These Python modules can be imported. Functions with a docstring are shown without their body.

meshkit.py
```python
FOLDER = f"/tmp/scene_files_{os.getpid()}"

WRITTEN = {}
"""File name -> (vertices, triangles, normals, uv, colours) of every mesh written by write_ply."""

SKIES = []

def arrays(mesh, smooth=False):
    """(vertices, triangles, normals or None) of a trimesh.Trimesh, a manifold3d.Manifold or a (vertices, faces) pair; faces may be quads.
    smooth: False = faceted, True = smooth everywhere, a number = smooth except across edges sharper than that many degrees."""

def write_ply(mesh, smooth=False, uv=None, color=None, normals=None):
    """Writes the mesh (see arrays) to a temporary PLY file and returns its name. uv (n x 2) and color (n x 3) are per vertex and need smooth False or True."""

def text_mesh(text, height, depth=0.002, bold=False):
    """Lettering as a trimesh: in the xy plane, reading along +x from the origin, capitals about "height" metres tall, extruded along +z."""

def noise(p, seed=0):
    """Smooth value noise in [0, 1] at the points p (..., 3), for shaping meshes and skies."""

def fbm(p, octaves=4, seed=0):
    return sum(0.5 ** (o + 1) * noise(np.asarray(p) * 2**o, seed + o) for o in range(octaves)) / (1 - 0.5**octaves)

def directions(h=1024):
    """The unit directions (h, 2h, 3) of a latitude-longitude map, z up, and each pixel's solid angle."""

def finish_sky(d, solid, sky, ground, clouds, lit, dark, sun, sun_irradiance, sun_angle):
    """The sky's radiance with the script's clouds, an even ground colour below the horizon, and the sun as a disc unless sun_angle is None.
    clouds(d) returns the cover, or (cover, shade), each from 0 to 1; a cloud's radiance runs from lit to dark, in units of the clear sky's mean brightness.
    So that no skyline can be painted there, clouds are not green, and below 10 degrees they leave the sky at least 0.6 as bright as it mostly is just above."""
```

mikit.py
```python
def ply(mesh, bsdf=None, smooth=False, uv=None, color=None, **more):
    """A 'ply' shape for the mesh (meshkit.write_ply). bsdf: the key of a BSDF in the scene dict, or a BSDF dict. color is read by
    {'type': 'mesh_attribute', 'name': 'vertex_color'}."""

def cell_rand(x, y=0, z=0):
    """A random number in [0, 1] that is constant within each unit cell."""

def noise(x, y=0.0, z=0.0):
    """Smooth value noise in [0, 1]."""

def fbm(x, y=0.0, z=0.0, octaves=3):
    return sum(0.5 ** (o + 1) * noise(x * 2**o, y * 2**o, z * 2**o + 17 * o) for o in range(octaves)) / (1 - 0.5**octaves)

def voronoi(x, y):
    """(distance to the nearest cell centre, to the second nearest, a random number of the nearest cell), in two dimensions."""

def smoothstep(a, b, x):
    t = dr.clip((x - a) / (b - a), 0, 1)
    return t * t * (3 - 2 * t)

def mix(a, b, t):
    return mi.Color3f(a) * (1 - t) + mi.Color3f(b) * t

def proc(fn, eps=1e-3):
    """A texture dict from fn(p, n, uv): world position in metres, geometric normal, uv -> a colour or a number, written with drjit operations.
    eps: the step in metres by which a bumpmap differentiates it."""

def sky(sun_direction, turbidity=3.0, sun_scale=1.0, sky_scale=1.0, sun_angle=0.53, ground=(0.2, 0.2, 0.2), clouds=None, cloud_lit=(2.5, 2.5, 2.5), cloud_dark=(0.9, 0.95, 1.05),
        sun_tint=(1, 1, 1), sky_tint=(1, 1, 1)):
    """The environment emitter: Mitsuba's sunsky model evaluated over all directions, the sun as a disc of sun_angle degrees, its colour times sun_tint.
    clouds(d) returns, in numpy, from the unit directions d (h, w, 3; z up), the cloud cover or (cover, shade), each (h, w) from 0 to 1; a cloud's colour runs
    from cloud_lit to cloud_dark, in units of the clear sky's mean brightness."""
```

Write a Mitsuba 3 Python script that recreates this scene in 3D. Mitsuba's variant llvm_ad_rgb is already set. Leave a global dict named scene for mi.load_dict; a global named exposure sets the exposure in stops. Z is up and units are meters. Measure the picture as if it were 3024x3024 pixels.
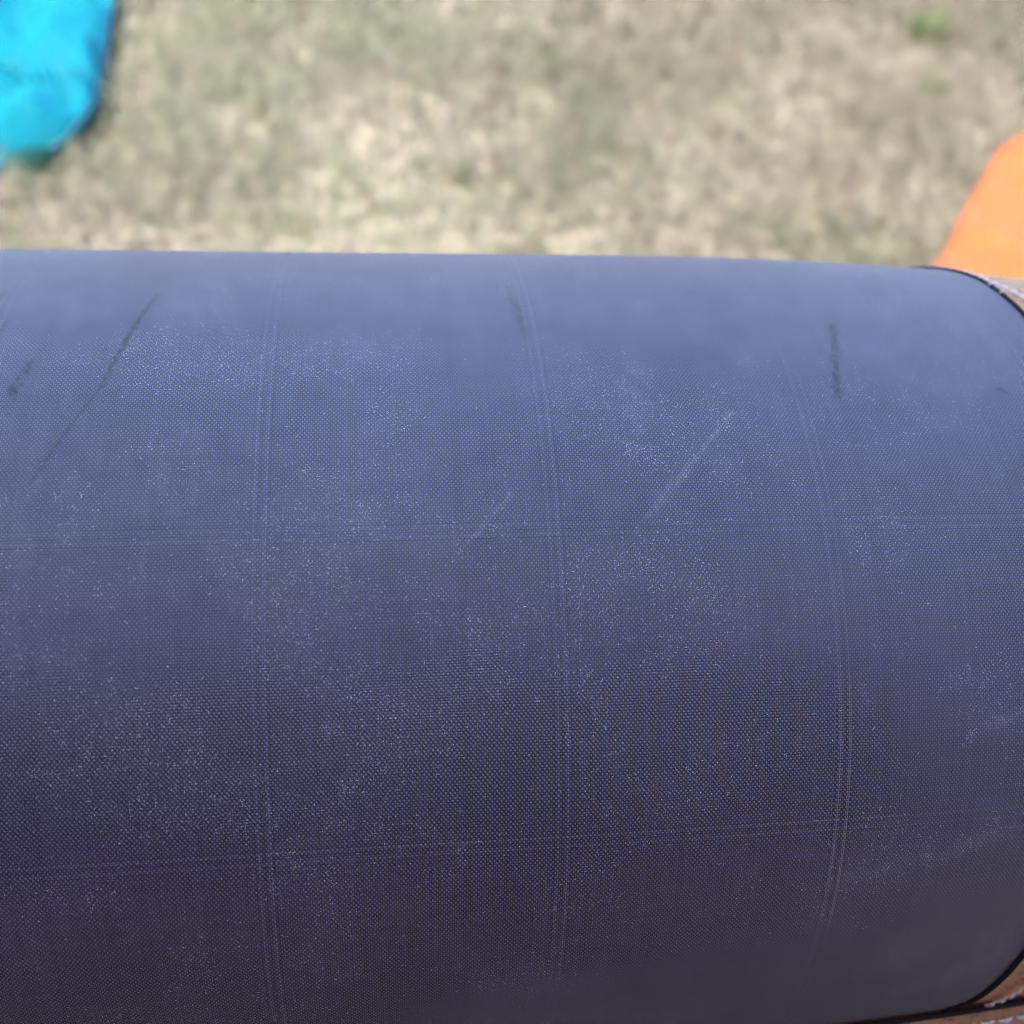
import math
import numpy as np, trimesh, drjit as dr
import mitsuba as mi
import mikit, meshkit
from mikit import noise, fbm, voronoi, cell_rand, smoothstep, mix

T = mi.ScalarTransform4f
rng = np.random.default_rng(7)
scene, labels = {}, {}

# ------------------------------------------------------------------ camera, sky, exposure
R = 0.0375                    # radius of the padded roll, metres
ZC = 0.52                     # height of its axis above the lawn
PHI = math.radians(58.0)      # how steeply the view goes down
DIST = 2.73695 * R
YAW = (-0.12347, -0.12078, -0.02094)


def rot(r):
    a, b, c = r
    rx = np.array([[1, 0, 0], [0, math.cos(a), -math.sin(a)], [0, math.sin(a), math.cos(a)]])
    ry = np.array([[math.cos(b), 0, math.sin(b)], [0, 1, 0], [-math.sin(b), 0, math.cos(b)]])
    rz = np.array([[math.cos(c), -math.sin(c), 0], [math.sin(c), math.cos(c), 0], [0, 0, 1]])
    return rz @ ry @ rx


F2W = np.array([[1, 0, 0], [0, -math.sin(PHI), math.cos(PHI)], [0, -math.cos(PHI), -math.sin(PHI)]])
CAM = F2W @ np.array([0, 0, -DIST]) + [0, 0, ZC]
RC = rot(YAW)
fwd, up = F2W @ RC.T @ [0, 0, 1], F2W @ RC.T @ [0, -1, 0]
scene['camera'] = {'type': 'thinlens', 'fov': 2 * math.degrees(math.atan(1512 / 3000.0)), 'fov_axis': 'x',
                   'aperture_radius': 0.00054, 'focus_distance': 0.0690, 'near_clip': 0.005, 'far_clip': 500.0,
                   'to_world': T().look_at(origin=CAM.tolist(), target=(CAM + fwd).tolist(), up=up.tolist())}
SUN = (-0.26, -0.42, 0.87)
scene['sky'] = mikit.sky(SUN, turbidity=5.5, sun_scale=0.6, sun_angle=2.5, sun_tint=(0.95, 1.0, 1.10), sky_tint=(1.09, 0.97, 0.97))
exposure = 4.02


def ground_at(px, py, z=0.0):
    """Where the lawn lies that the photograph (3024 px) shows at px, py."""
    d = F2W @ RC.T @ np.array([(px - 1512) / 3000.0, (py - 1512) / 3000.0, 1.0])
    return CAM + d * (z - CAM[2]) / d[2]


# ------------------------------------------------------------------ the lawn
def soil_colour(p, n, uv):
    a = fbm(p.x * 9, p.y * 9, 3.0)
    b = fbm(p.x * 120, p.y * 120, 1.0)
    c = mix((0.19, 0.178, 0.140), (0.25, 0.236, 0.188), a)
    c = mix(c, (0.14, 0.155, 0.105), smoothstep(0.5, 0.75, fbm(p.x * 5 + 9, p.y * 5, 7.0)) * 0.7)
    return c * (0.85 + 0.4 * b) * (1.05 - 0.15 * smoothstep(-0.02, 0.28, p.x))


scene['soil_material'] = {'type': 'twosided', 'b': {'type': 'diffuse', 'reflectance': mikit.proc(soil_colour)}}
n = 140
g = np.sinh(np.linspace(-6.4, 6.4, n)) * 0.5
gx, gy = np.meshgrid(g, g, indexing='ij')
gz = (meshkit.fbm(np.stack([gx * 6, gy * 6, gx * 0], -1), 3) - 0.5) * 0.012 * np.exp(-(gx ** 2 + gy ** 2) / 40)
idx = np.arange(n * n).reshape(n, n)
quads = np.stack([idx[:-1, :-1], idx[1:, :-1], idx[1:, 1:], idx[:-1, 1:]], -1).reshape(-1, 4)
scene['ground'] = mikit.ply((np.stack([gx, gy, gz - 0.004], -1).reshape(-1, 3), quads), 'soil_material', True)
labels['ground'] = {'label': 'pale dry soil of the lawn under the grass', 'category': 'ground', 'kind': 'structure'}


def blades(count, cx, cy, sx, sy, seed, length=(0.022, 0.06), width=(0.0010, 0.0025), keep=None):
    r = np.random.default_rng(seed)
    x, y = cx + (r.random(count) - 0.5) * sx, cy + (r.random(count) - 0.5) * sy
    # tufts: pull the blades towards scattered centres
    k = max(count // 14, 1)
    tx, ty = cx + (r.random(k) - 0.5) * sx, cy + (r.random(k) - 0.5) * sy
    own = r.integers(0, k, count)
    in_tuft = r.random(count) < 0.35
    x = np.where(in_tuft, tx[own] + r.normal(0, 0.008, count), x)
    y = np.where(in_tuft, ty[own] + r.normal(0, 0.008, count), y)
    if keep is not None:
        m = keep(x, y)
        x, y, own, in_tuft = x[m], y[m], own[m], in_tuft[m]
    c = len(x)
    az = r.random(c) * 2 * np.pi
    lean = np.abs(r.normal(0.85, 0.4, c)).clip(0.05, 1.5)
    ln = r.uniform(*length, c) * (0.6 + 0.8 * meshkit.noise(np.stack([x * 8, y * 8, 0 * x], -1), 4))
    wd = r.uniform(*width, c)
    s = np.linspace(0, 1, 4)
    ang = lean[:, None] * (0.45 + 0.9 * s[None])
    hor = np.cumsum(np.sin(ang), 1) / 4 * ln[:, None]
    ver = np.cumsum(np.cos(ang), 1) / 4 * ln[:, None]
    hor, ver = hor - hor[:, :1], ver - ver[:, :1]
    face = az + np.pi / 2 + r.normal(0, 0.6, c)
    w = wd[:, None] * np.array([1, 0.95, 0.75, 0.12])[None] / 2
    px, py = x[:, None] + hor * np.cos(az)[:, None], y[:, None] + hor * np.sin(az)[:, None]
    side = np.stack([np.cos(face), np.sin(face)], -1)
    left = np.stack([px - w * side[:, :1], py - w * side[:, 1:], ver - 0.004], -1)
    right = np.stack([px + w * side[:, :1], py + w * side[:, 1:], ver - 0.004], -1)
    v = np.concatenate([left, right], 1).reshape(-1, 3)
    base = np.arange(c)[:, None] * 8
    f = np.concatenate([base + np.array([[a, a + 1, a + 5, a + 4]]) for a in range(3)], 1).reshape(-1, 4)
    # straw, bleached straw, and greener blades; greener to the left and in a few patches
    tone = r.random(c)
    green = meshkit.fbm(np.stack([x * 4 + 3, y * 4, 0 * x], -1), 3, 11) + 0.26 * np.clip(-x * 1.4 + 0.35, -1, 1)
    g_ = r.random(c) < np.clip((green - 0.42) * 1.9, 0.05, 0.72)
    straw = np.array([0.205, 0.199, 0.157])[None] * (0.84 + 0.32 * tone[:, None])
    pale = np.array([0.335, 0.325, 0.280])[None]
    col = np.where((r.random(c) < 0.20)[:, None], pale, straw)
    col = np.where(g_[:, None], np.array([0.172, 0.200, 0.134])[None] * (0.8 + 0.5 * tone[:, None]), col)
    col = np.where((r.random(c) < 0.02)[:, None], np.array([[0.19, 0.11, 0.06]]), col)
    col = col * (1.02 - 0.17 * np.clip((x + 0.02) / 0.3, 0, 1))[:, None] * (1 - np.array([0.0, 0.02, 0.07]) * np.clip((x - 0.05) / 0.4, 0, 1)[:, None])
    return v, f, np.repeat(col, 8, 0)


scene['grass_material'] = {'type': 'principledthin', 'base_color': {'type': 'mesh_attribute', 'name': 'vertex_color'},
                           'roughness': 0.6, 'diff_trans': 0.55, 'spec_trans': 0.0}
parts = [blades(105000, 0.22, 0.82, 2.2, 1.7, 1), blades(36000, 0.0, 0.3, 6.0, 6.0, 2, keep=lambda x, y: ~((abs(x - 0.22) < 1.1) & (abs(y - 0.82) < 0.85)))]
# one lush green tuft and a smaller one, upper right in the view
for (qx, qy, cnt, sd) in ((2722, 110, 60, 5), (2745, 270, 16, 6), (1090, 610, 8, 8), (1400, 560, 10, 10)):
    p = ground_at(qx, qy)
    v, f, c = blades(cnt, p[0], p[1], 0.035, 0.03, sd, (0.03, 0.055), (0.003, 0.005))
    parts.append((v, f, np.array([0.10, 0.15, 0.055])[None] * (0.8 + 0.5 * np.repeat(np.random.default_rng(sd).random(len(c) // 8), 8)[:, None])))
off, V, Fc, C = 0, [], [], []
for v, f, c in parts:
    V.append(v); Fc.append(f + off); C.append(c); off += len(v)
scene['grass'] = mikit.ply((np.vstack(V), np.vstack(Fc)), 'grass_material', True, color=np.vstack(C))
labels['grass'] = {'label': 'dry straw coloured lawn grass with green blades mixed in', 'category': 'grass', 'kind': 'stuff'}

# ------------------------------------------------------------------ the two bright cloth things lying on the lawn
scene['cyan_cloth'] = {'type': 'twosided', 'b': {'type': 'principled', 'base_color': {'type': 'rgb', 'value': (0.0, 0.142, 0.205)}, 'roughness': 0.8, 'specular': 0.2}}
scene['hem_cloth'] = {'type': 'twosided', 'b': {'type': 'principled', 'base_color': {'type': 'rgb', 'value': (0.05, 0.18, 0.24)}, 'roughness': 0.5}}
scene['orange_cloth'] = {'type': 'twosided', 'b': {'type': 'principled', 'base_color': {'type': 'rgb', 'value': (0.335, 0.094, 0.024)}, 'roughness': 0.6, 'specular': 0.3}}


def smooth_closed(pts, m=400):
    from scipy.interpolate import splprep, splev
    pts = np.vstack([pts, pts[:1]])
    tck, _ = splprep(pts.T, s=0, per=True, k=3)
    return np.stack(splev(np.linspace(0, 1, m, endpoint=False), tck), -1)


def pillow(outline, height, puff, seed, wrinkle=0.006, lift=None, rings=46):
    """A soft closed body over the outline (counter-clockwise xy): domed, wrinkled top, rolled rim, flat underside."""
    o = smooth_closed(np.asarray(outline, float))
    c = o.mean(0)
    m = len(o)
    ts = np.linspace(0, 1, rings)
    rings_v = []
    for t in ts:                                     # top, from the rim inwards
        q = o + (c - o) * t ** 1.6
        d = np.linalg.norm(q - o, axis=1)
        z = height * (0.5 + 0.5 * np.sqrt(1 - np.clip(1 - d / puff, 0, 1) ** 2))
        n3 = np.stack([q[:, 0] * 14, q[:, 1] * 14, 0 * q[:, 0]], -1)
        z = z + (meshkit.fbm(n3, 4, seed) - 0.5) * wrinkle * 4 * np.clip(d / 0.02, 0, 1)
        folds = 1 - np.abs(2 * meshkit.noise(np.stack([q[:, 0] * 11 + q[:, 1] * 7, q[:, 1] * 16 - q[:, 0] * 5, 0 * q[:, 0]], -1), seed + 40) - 1)
        z = z + wrinkle * 2.2 * (folds ** 3 - 0.3) * np.clip(d / 0.03, 0, 1)
        if lift is not None:
            z = z + lift(q)
        rings_v.append(np.column_stack([q, z]))
    under = []
    for k in range(1, 7):                            # rim curls under
        a = k / 6 * math.pi / 2
        q = o + (c - o) / np.linalg.norm(c - o, axis=1)[:, None] * (height * 0.5) * (1 - math.cos(a))
        z = height * 0.5 * (1 - math.sin(a)) + 0 * q[:, 0]
        if lift is not None:
            z = z + lift(o)
        under.append(np.column_stack([q, z]))
    v = np.vstack(under[::-1] + rings_v)
    k = len(under) + rings
    i = np.arange(m)
    f = np.vstack([np.stack([r * m + i, r * m + (i + 1) % m, (r + 1) * m + (i + 1) % m, (r + 1) * m + i], -1) for r in range(k - 1)])
    return (v, f), rings_v[0]


def tube(path, radius, closed=False, sides=8):
    path = np.asarray(path, float)
    d = np.roll(path, -1, 0) - np.roll(path, 1, 0) if closed else np.gradient(path, axis=0)
    d /= np.linalg.norm(d, axis=1)[:, None] + 1e-12
    ref = np.where(np.abs(d[:, 2:]) > 0.9, [[1.0, 0, 0]], [[0, 0, 1.0]])
    a = np.cross(d, ref); a /= np.linalg.norm(a, axis=1)[:, None]
    b = np.cross(a, d)
    th = np.arange(sides) / sides * 2 * np.pi
    radius = np.broadcast_to(radius, len(path))
    v = path[:, None] + radius[:, None, None] * (a[:, None] * np.cos(th)[None, :, None] + b[:, None] * np.sin(th)[None, :, None])
    m, j = len(path), np.arange(sides)
    rows = range(m if closed else m - 1)
    f = np.vstack([np.stack([r * sides + j, r * sides + (j + 1) % sides, (r + 1) % m * sides + (j + 1) % sides, (r + 1) % m * sides + j], -1) for r in rows])
    v = v.reshape(-1, 3)
    tri = np.vstack([f[:, [0, 1, 2]], f[:, [0, 2, 3]]])
    if not closed:
        v = np.vstack([v, path[:1], path[-1:]])
        n0, n1 = len(v) - 2, len(v) - 1
        tri = np.vstack([tri, np.stack([np.full(sides, n0), (j + 1) % sides, j], -1), np.stack([np.full(sides, n1), (m - 1) * sides + j, (m - 1) * sides + (j + 1) % sides], -1)])
    return v, tri


HZ = 0.04
cy = [ground_at(*q, z=HZ * k)[:2] for *q, k in ((345, -160, .6), (328, 20, .6), (302, 170, .6), (284, 290, .6), (236, 392, .5), (170, 432, .5), (100, 452, .4), (40, 472, .2), (-60, 520, .1))]
cy += [cy[-1] + np.array([-0.25, 0.05]), cy[0] + np.array([-0.5, 0.45]), cy[0] + np.array([-0.1, 0.42])]
corner, lobe = ground_at(190, 410)[:2], ground_at(0, 500)[:2]


def cyan_lift(q):
    a = 0.018 * np.exp(-((q - corner) ** 2).sum(1) / 0.045 ** 2)
    b = 0.026 * np.exp(-((q - lobe) ** 2).sum(1) / 0.04 ** 2)
    return a - b


body, rim = pillow(cy[::-1] if trimesh.path.polygons.Polygon(cy).exterior.is_ccw is False else cy, HZ, 0.05, 3, 0.020, cyan_lift)
scene['cyan_bag__body'] = mikit.ply(body, 'cyan_cloth', True)
scene['cyan_bag__piping'] = mikit.ply(tube(rim, 0.0012, True), 'hem_cloth', True)
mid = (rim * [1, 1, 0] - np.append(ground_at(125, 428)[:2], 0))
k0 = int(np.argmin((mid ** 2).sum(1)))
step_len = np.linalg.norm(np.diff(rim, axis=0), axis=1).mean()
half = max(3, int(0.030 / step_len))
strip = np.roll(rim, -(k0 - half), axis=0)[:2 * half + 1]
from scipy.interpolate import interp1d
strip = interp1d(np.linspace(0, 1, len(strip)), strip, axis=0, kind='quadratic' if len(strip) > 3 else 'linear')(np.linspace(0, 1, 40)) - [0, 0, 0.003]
scene['shade_teal'] = {'type': 'twosided', 'b': {'type': 'principled', 'base_color': {'type': 'rgb', 'value': (0.0, 0.034, 0.034)}, 'roughness': 0.8, 'specular': 0.2}}  # dark teal painted in for the shaded underside of the bag
scene['cyan_bag__painted_shade'] = mikit.ply(tube(strip, 0.0145 * np.sin(np.linspace(0.25, math.pi - 0.1, 40)) ** 0.7), 'shade_teal', True)
labels['cyan_bag__painted_shade'] = {'label': 'dark teal strip painted in as the shade under the lower corner'}
labels['cyan_bag'] = {'label': 'bright cyan crumpled cloth bag lying on the dry grass at the upper left', 'category': 'bag'}

OZ = 0.022
og = [ground_at(*q, z=OZ * 0.7)[:2] for q in ((2690, 860), (2772, 765), (2838, 635), (2915, 500), (2970, 418), (3050, 380), (3400, 330))]
og += [og[-1] + np.array([0.35, -0.15]), og[0] + np.array([0.45, -0.28]), og[0] + np.array([-0.02, -0.14])]
poly = trimesh.path.polygons.Polygon(og)
body, rim = pillow(og if poly.exterior.is_ccw else og[::-1], OZ, 0.06, 12, 0.005)
scene['orange_cushion__body'] = mikit.ply(body, 'orange_cloth', True)
labels['orange_cushion'] = {'label': 'plain orange soft cushion lying on the grass behind the suede end of the roll', 'category': 'cushion'}


# ------------------------------------------------------------------ the padded roll
def taper(x):
    return 1 - 0.03 * np.clip((np.asarray(x, float) - 0.6) / 0.85, 0, 3) ** 2


def P(x, t, r=1.0):
    """World point of the roll: x along the axis and r in radii, t degrees from the camera side upwards and over."""
    x, t, r = np.broadcast_arrays(np.asarray(x, float), np.radians(t), np.asarray(r, float))
    k = taper(x) * r
    f = np.stack([x, -k * np.sin(t), -k * np.cos(t)], -1) * R
    return f @ F2W.T + [0, 0, ZC]


EDGE_T = [-180, -100, -60.3, -58.5, -55.8, -50, -43, 0, 43, 50, 58, 68, 110, 180]
EDGE_X = [1.20, 1.17, 1.19, 1.212, 1.233, 1.246, 1.256, 1.33, 1.400, 1.405, 1.412, 1.40, 1.25, 1.20]


def edge(t):
    from scipy.interpolate import PchipInterpolator
    return PchipInterpolator(EDGE_T, EDGE_X)(t)


PU, PV = 0.000148, 0.000182          # yarn spacing
X0, RIP = -0.21888 * R, 0.50676 * R  # ripstop lines round the roll
S0, RIPV = math.radians(10.67) * R, 0.55203 * R


def rip_distance(u, v):
    a = (u - X0) / RIP
    b = (v - S0) / RIPV
    return (a - dr.floor(a + 0.5)) * RIP, (b - dr.floor(b + 0.5)) * RIPV


def ridge(d):
    e = dr.abs(d)
    return dr.exp(-dr.square((e - 0.00034) / 0.00011)) - 0.6 * dr.exp(-dr.square((e - 0.00056) / 0.00008)) - 0.5 * dr.exp(-dr.square(e / 0.00014))


def weave(u, v):
    U = u / PU + 0.9 * noise(u * 420, v * 90, 31.0)      # the yarns wander a little
    Vv = v / PV + 0.9 * noise(u * 90, v * 420, 37.0)
    fu, fv = U - dr.floor(U) - 0.5, Vv - dr.floor(Vv) - 0.5
    k = dr.floor(U) + dr.floor(Vv)
    odd = k - 2 * dr.floor(k * 0.5)
    warp = (1 - 3.4 * fu * fu) * (1 - 2.2 * fv * fv)
    weft = (1 - 3.4 * fv * fv) * (1 - 2.2 * fu * fu)
    return dr.select(odd < 0.5, warp, 0.42 * weft)


def height(p, n, uv):
    u, v = uv.x, uv.y
    du, dv = rip_distance(u, v)
    amp = 0.8 + 0.4 * noise(u * 900, v * 900)
    return 0.000056 * amp * weave(u, v) + 0.000034 * (ridge(du) + 0.5 * ridge(dv)) * (0.55 + 0.7 * noise(u * 60, v * 60, 4.0)) + 0.00003 * noise(u * 160, v * 160, 5.0) - 0.00003 * strokes(u, v, MARKS)


# dark rubbed marks and pale scuffs: (x, t) ends in radii and degrees, half width in metres
MARKS = [((-0.449, 44.7), (-0.507, 28.3), 0.00022, 1.0), ((-0.507, 28.3), (-0.60, 16.5), 0.0001, 0.7), ((-0.64, 31.8), (-0.656, 27.5), 0.00034, 1.0), ((-0.648, 33), (-0.651, 26.5), 0.0001, 0.8),
         ((0.925, 38.5), (0.869, 26.3), 0.00036, 1.0), ((0.262, 47.5), (0.273, 36), 0.00034, 0.7), ((0.60, 34.8), (0.645, 32.0), 0.0002, 0.5), ((1.225, 27.9), (1.24, 27.4), 0.00022, 0.9)]
SCUFFS = [((0.648, 24.0), (0.55, 17.5), 0.00022, 0.55), ((0.55, 17.5), (0.463, 12.0), 0.00034, 0.4), ((0.135, 9.5), (0.215, 14.5), 0.00018, 0.35), ((1.12, -23.5), (0.98, -26.5), 0.0006, 0.22), ((0.97, -26.0), (0.80, -28.0), 0.0007, 0.18), ((1.21, -4.5), (1.17, -8.0), 0.0006, 0.22), ((1.16, -9.6), (1.06, -11.2), 0.0005, 0.22), ((1.20, -43), (1.06, -49), 0.0007, 0.30), ((0.455, 28.0), (0.465, 22.0), 0.0007, 0.30)]
# broad rubbed places where dust has settled
RUBS = [((0.46, 28.5), (0.47, 20.0), 0.0022, 1.0), ((0.30, 17.5), (0.12, 8.5), 0.0022, 0.6), ((1.20, -4.0), (1.14, -9.0), 0.0012, 1.0), ((1.14, -9.5), (1.04, -11.5), 0.0012, 0.9),
        ((1.12, -23.5), (0.95, -26.5), 0.0020, 0.75), ((0.95, -26.5), (0.62, -29), 0.003, 0.6), ((1.2, -42), (1.0, -50), 0.0026, 0.8), ((-0.08, -4), (-0.10, -16), 0.0020, 0.9), ((-0.08, -16), (0.1, -22), 0.0024, 0.5),
        ((-0.72, 11), (-0.35, 15.5), 0.0028, 0.6), ((-0.72, 5.5), (-0.4, 8), 0.0026, 0.5), ((-0.45, -6), (-0.2, -14), 0.004, 0.6), ((0.3, -4), (0.42, -18), 0.003, 0.6), ((0.75, 3), (0.85, -6), 0.003, 0.45)]


def strokes(u, v, which):
    out, rough = mi.Float(0), 0.45 + 1.1 * noise(u * 2600, v * 2200, 21.0)
    for (xa, ta), (xb, tb), w, s in which:
        ax, ay, bx, by = xa * R, math.radians(ta) * R, xb * R, math.radians(tb) * R
        lx, ly = bx - ax, by - ay
        k = dr.clip(((u - ax) * lx + (v - ay) * ly) / (lx * lx + ly * ly), 0, 1)
        d = dr.sqrt(dr.square(u - ax - k * lx) + dr.square(v - ay - k * ly))
        out = dr.maximum(out, s * (1 - smoothstep(0.3 * w * rough, 1.5 * w * rough, d)))
    return out


def fabric_colour(p, n, uv):
    u, v = uv.x, uv.y
    h = weave(u, v)
    base = mix((0.015, 0.014, 0.019), (0.160, 0.166, 0.268), smoothstep(0.05, 0.95, h))  # gaps coloured near black to paint in the shade between yarns
    wear = fbm(u * 110, v * 110, 2.0, 4)
    base = mix(base, (0.21, 0.19, 0.26), 0.10 * smoothstep(0.4, 0.8, wear))
    du, dv = rip_distance(u, v)
    rip = ridge(du) + 0.5 * ridge(dv)          # raised ripstop yarns are rubbed pale, shade in the grooves beside them is painted dark
    base = base * (1 + 0.50 * dr.clip(rip, -1.0, 1.0) * (0.5 + 0.7 * noise(u * 70, v * 70, 14.0))) * (0.90 + 0.2 * cell_rand(u / PU, 0, 11)) * (0.95 + 0.1 * cell_rand(v / PV, 0, 12))
    scuff = strokes(u, v, SCUFFS) * (0.35 + 0.65 * smoothstep(0.3, 0.75, noise(u * 4200, v * 3300, 3.0)))
    base = mix(base, (0.58, 0.57, 0.64), 0.7 * scuff * (0.2 + 0.8 * smoothstep(0.1, 0.8, h)))
    # grains of dust caught between the yarns, thick in some patches
    patch = smoothstep(0.40, 0.72, fbm(u * 150 + 3, v * 190, 8.0, 4))
    patch = dr.maximum(patch, 1.7 * strokes(u, v, RUBS) * smoothstep(0.38, 0.66, fbm(u * 900, v * 700, 3.0, 3)))
    for cell, rare, thick, tone in ((0.00005, 0.004, 0.12, (0.46, 0.47, 0.56)), (0.00011, 0.0025, 0.050, (0.90, 0.91, 0.95))):
        cu, cv = u / cell, v / cell
        fu, fv = cu - dr.floor(cu) - 0.5, cv - dr.floor(cv) - 0.5
        r1, r2 = cell_rand(cu, cv, 6), cell_rand(cu, cv, 7) - 0.5
        hit = cell_rand(cu, cv, 5) < (rare + thick * patch * patch)
        dot = hit & (dr.square(fu + 0.3 * r2) * (1 + r1) + dr.square(fv) * (2.2 - r1) < 0.12 * (0.3 + r1))
        base = dr.select(dot, mi.Color3f(tone), base)
    marks = strokes(u, v, MARKS) * (0.4 + 0.6 * smoothstep(0.34, 0.58, noise(u * 4600, v * 3900, 9.0)))
    return mix(base, (0.008, 0.009, 0.014), marks)


scene['fabric'] = {'type': 'twosided', 'b': {'type': 'bumpmap', 'arbitrary': mikit.proc(height, eps=1.2e-5), 'scale': 1.0,
                   'b': {'type': 'principled', 'base_color': mikit.proc(fabric_colour), 'roughness': 0.38, 'specular': 1.0, 'clearcoat': 1.0, 'clearcoat_gloss': 0.5, 'sheen': 0.25, 'sheen_tint': 0.0}}}


def leather_colour(p, n, uv):
    a = fbm(uv.x * 500, uv.y * 500, 1.0, 4)
    b = fbm(uv.x * 2600, uv.y * 2600, 4.0, 2)
    c = mix((0.50, 0.31, 0.165), (0.64, 0.42, 0.25), a)
    return mix(c, (0.16, 0.075, 0.035), smoothstep(0.62, 0.78, b) * 0.7)


def leather_height(p, n, uv):
    return 0.00008 * fbm(uv.x * 2400, uv.y * 2400, 2.0, 3)


scene['suede'] = {'type': 'twosided', 'b': {'type': 'bumpmap', 'arbitrary': mikit.proc(leather_height, eps=3e-5), 'scale': 1.0,
                  'b': {'type': 'principled', 'base_color': mikit.proc(leather_colour), 'roughness': 0.75, 'specular': 0.25}}}
scene['black_cord'] = {'type': 'twosided', 'b': {'type': 'principled', 'base_color': {'type': 'rgb', 'value': (0.010, 0.010, 0.011)}, 'roughness': 0.7, 'specular': 0.25}}
scene['white_thread'] = {'type': 'twosided', 'b': {'type': 'principled', 'base_color': {'type': 'rgb', 'value': (0.95, 0.86, 0.82)}, 'roughness': 0.6, 'specular': 0.3}}
scene['grey_steel'] = {'type': 'twosided', 'b': {'type': 'principled', 'base_color': {'type': 'rgb', 'value': (0.25, 0.25, 0.26)}, 'roughness': 0.45, 'metallic': 0.8}}


def skin(xs, ts, r, wrinkle, close=False):
    """A sheet over the roll: xs(t) gives the columns for each angle; uv in metres along and round."""
    t = np.asarray(ts, float)
    x = np.stack([xs(a) for a in t], 1)                       # columns x angles
    tt = np.broadcast_to(t[None], x.shape)
    bump = (meshkit.fbm(np.stack([x * 1.1, tt / 50, 0 * x], -1), 2, 5) - 0.5) * wrinkle
    v = P(x, tt, r + bump).reshape(-1, 3)
    uv = np.stack([x * R, np.radians(tt) * R], -1).reshape(-1, 2)
    a, b = x.shape
    i = np.arange(a * b).reshape(a, b)
    q = np.stack([i[:-1, :-1], i[1:, :-1], i[1:, 1:], i[:-1, 1:]], -1).reshape(-1, 4)
    return (v, q), uv


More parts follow.
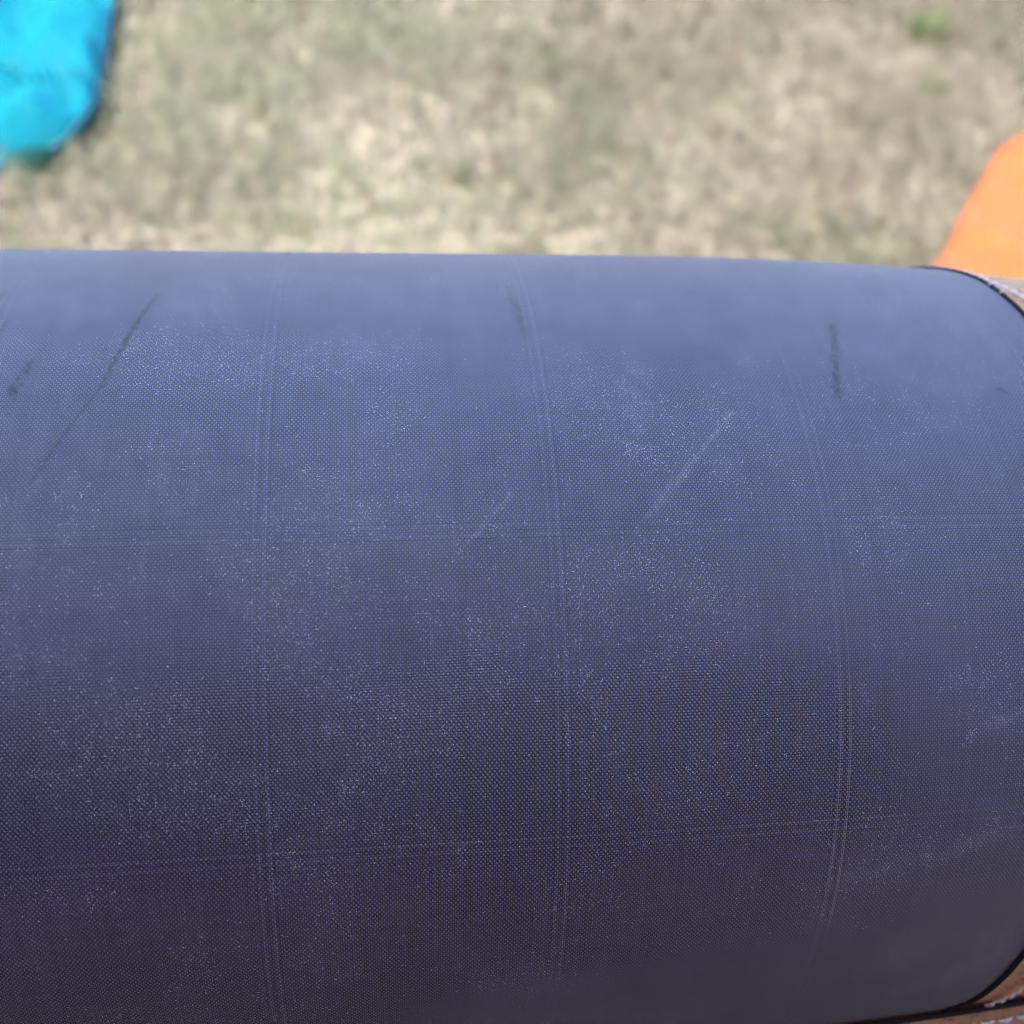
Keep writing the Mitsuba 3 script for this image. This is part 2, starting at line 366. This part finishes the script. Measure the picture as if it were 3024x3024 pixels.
near = np.linspace(-1.35, 1, 260)
def fabric_columns(t):
    e = edge(t)
    return np.concatenate([np.linspace(-9, -1.4, 60), -1.35 + (near + 1.35) / 2.35 * (e + 1.35)])
ts = np.concatenate([np.linspace(-60.3, 80, 300), np.linspace(81, 180, 60)])
m, uv = skin(fabric_columns, ts, 1.0, 0.004)
scene['padded_roll__cover'] = mikit.ply(m, 'fabric', True, uv=uv)
# suede cuff at the right end and suede strip along the underside, both just inside the cover's edge
cuff_cols = lambda t: np.concatenate([edge(t) - 0.02 + np.linspace(0, 1.1, 90), edge(t) + 1.09 + np.linspace(0.02, 0.5, 20)])
m, uv = skin(cuff_cols, np.linspace(-62, 180, 320), 0.996, 0.004)
scene['padded_roll__cuff'] = mikit.ply(m, 'suede', True, uv=uv)
under_cols = lambda t: np.linspace(-9, 2.85, 380)
ut = np.linspace(-180, -61.0, 220)
bulge = 1.004 + 0.075 * (1 - np.cos(np.pi * np.clip((-61 - ut) / 14, 0, 1))) / 2
m, uv = skin(under_cols, ut, bulge[None, :], 0.004)
scene['padded_roll__underside'] = mikit.ply(m, 'suede', True, uv=uv)
for k, x in enumerate((-9, 2.8)):
    disc = P(np.full(64, x), np.arange(64) / 64 * 360, 0.99)
    scene['padded_roll__end_disc' + ('' if k == 0 else '_001')] = mikit.ply(trimesh.Trimesh(np.vstack([disc, disc.mean(0)[None]]), [[i, (i + 1) % 64, 64] for i in range(64)], process=False), 'suede')
tt = np.linspace(-60.3, 180, 500)
scene['padded_roll__edge_cord'] = mikit.ply(tube(P(edge(tt) + 0.004, tt, 1.002), 0.0049 * R, sides=10), 'black_cord', True)
xx = np.linspace(-9, 2.85, 900)
scene['padded_roll__lower_cord'] = mikit.ply(tube(P(xx, -60.7, 1.008), 0.0064 * R, sides=10), 'black_cord', True)

count = 0
def stitch(x0, t0, x1, t1, r, w=0.0042):
    global count
    s = np.linspace(0, 1, 7)
    path = P(x0 + (x1 - x0) * s, t0 + (t1 - t0) * s, r + 0.004 * np.sin(np.pi * s) - 0.0015)
    name = 'padded_roll__stitch' + ('' if count == 0 else f'_{count:03d}')
    scene[name] = mikit.ply(tube(path, w * R * (0.55 + 0.45 * np.sin(np.pi * np.clip(s, 0.12, 0.88))), sides=6), 'white_thread', True)
    count += 1


# row on the cuff beside the cord, from the underside seam up and over the top
def seam(t):
    return edge(t) + np.interp(t, [-61, -54, -40, 40, 50, 52.3, 54.6, 58], [0.112, 0.092, 0.088, 0.085, 0.046, 0.032, 0.018, 0.012])
def smooth01(a):
    a = min(max(a, 0), 1)
    return a * a * (3 - 2 * a)
t = -60.6
while t < 74:
    step = 1.75
    long = 1.0 if t < -40 else 0.78
    stitch(seam(t), t, seam(t + long * step), t + long * step, 1.0025)
    t += step
# row under the lower cord
x = -1.2
while x < 2.3:
    stitch(x, -66.2 + rng.normal(0, 0.12), x + 0.034, -66.2 + rng.normal(0, 0.12), 1.031)
    x += 0.046
# a few whip stitches over the edge cord near the top
for t in (49.4, 52.6):
    a = np.linspace(-0.9, 0.9, 7)
    path = P(edge(t) + 0.004 + 0.011 * a, t + 0.1 * a, 1.0035 + 0.0065 * np.cos(a * 1.4))
    scene[f'padded_roll__stitch_{count:03d}'] = mikit.ply(tube(path, 0.0018 * R, sides=6), 'white_thread', True)
    count += 1
scene['maroon_cloth'] = {'type': 'twosided', 'b': {'type': 'principled', 'base_color': {'type': 'rgb', 'value': (0.110, 0.020, 0.010)}, 'roughness': 0.9, 'specular': 0.2}}
def panel(p00, p10, p11, p01, sag, direction, k=24):
    a, b = np.meshgrid(np.linspace(0, 1, k), np.linspace(0, 1, k), indexing='ij')
    p00, p10, p11, p01 = (np.asarray(q, float) for q in (p00, p10, p11, p01))
    v = p00 * ((1 - a) * (1 - b))[..., None] + p10 * (a * (1 - b))[..., None] + p11 * (a * b)[..., None] + p01 * ((1 - a) * b)[..., None]
    v = v + (sag * np.sin(np.pi * a) * np.sin(np.pi * b))[..., None] * np.asarray(direction, float)
    i = np.arange(k * k).reshape(k, k)
    q = np.stack([i[:-1, :-1], i[1:, :-1], i[1:, 1:], i[:-1, 1:]], -1).reshape(-1, 4)
    w = np.vstack([v.reshape(-1, 3), v.reshape(-1, 3) - 0.004 * np.cross(p10 - p00, p01 - p00) / np.linalg.norm(np.cross(p10 - p00, p01 - p00))])
    return w, np.vstack([q, q[:, ::-1] + k * k])
# added, unseen maroon cloth on two poles, blocks sun and sky from the roll
SH = 1.27
scene['added_shade_blocker__cloth'] = mikit.ply(panel((-1.6, -0.50, 0.03), (0.50, -0.50, 0.03), (0.50, -0.18, SH), (-1.6, -0.18, SH), 0.04, (0, -1, 0)), 'maroon_cloth', True)
for k, x in enumerate((-1.6, 0.50)):
    scene['added_shade_blocker__pole' + ('' if k == 0 else '_001')] = mikit.ply(tube(np.array([[x, -0.515, -0.02], [x, -0.35, 0.61], [x, -0.18, SH + 0.03]]), 0.011, sides=14), 'grey_steel', True)
labels['added_shade_blocker'] = {'label': 'added maroon cloth on two steel poles, out of view, that blocks light from the roll', 'category': 'added light blocker'}
# steel legs that carry the roll, below it and out of the frame
for k, x in enumerate((-6.5, 1.9)):
    top = P(np.array(x), -122.0, 0.9)
    path = np.array([top + [0, 0, 0.0], top * [1, 1, 0.5] + [0, -0.02, 0], top * [1, 1, 0] + [0, -0.03, 0]])
    scene['padded_roll__leg' + ('' if k == 0 else '_001')] = mikit.ply(tube(path, 0.009, sides=14), 'grey_steel', True)
labels['padded_roll'] = {'label': 'large dark navy ripstop fabric roll with black cord edge and tan suede end', 'category': 'padded roll'}
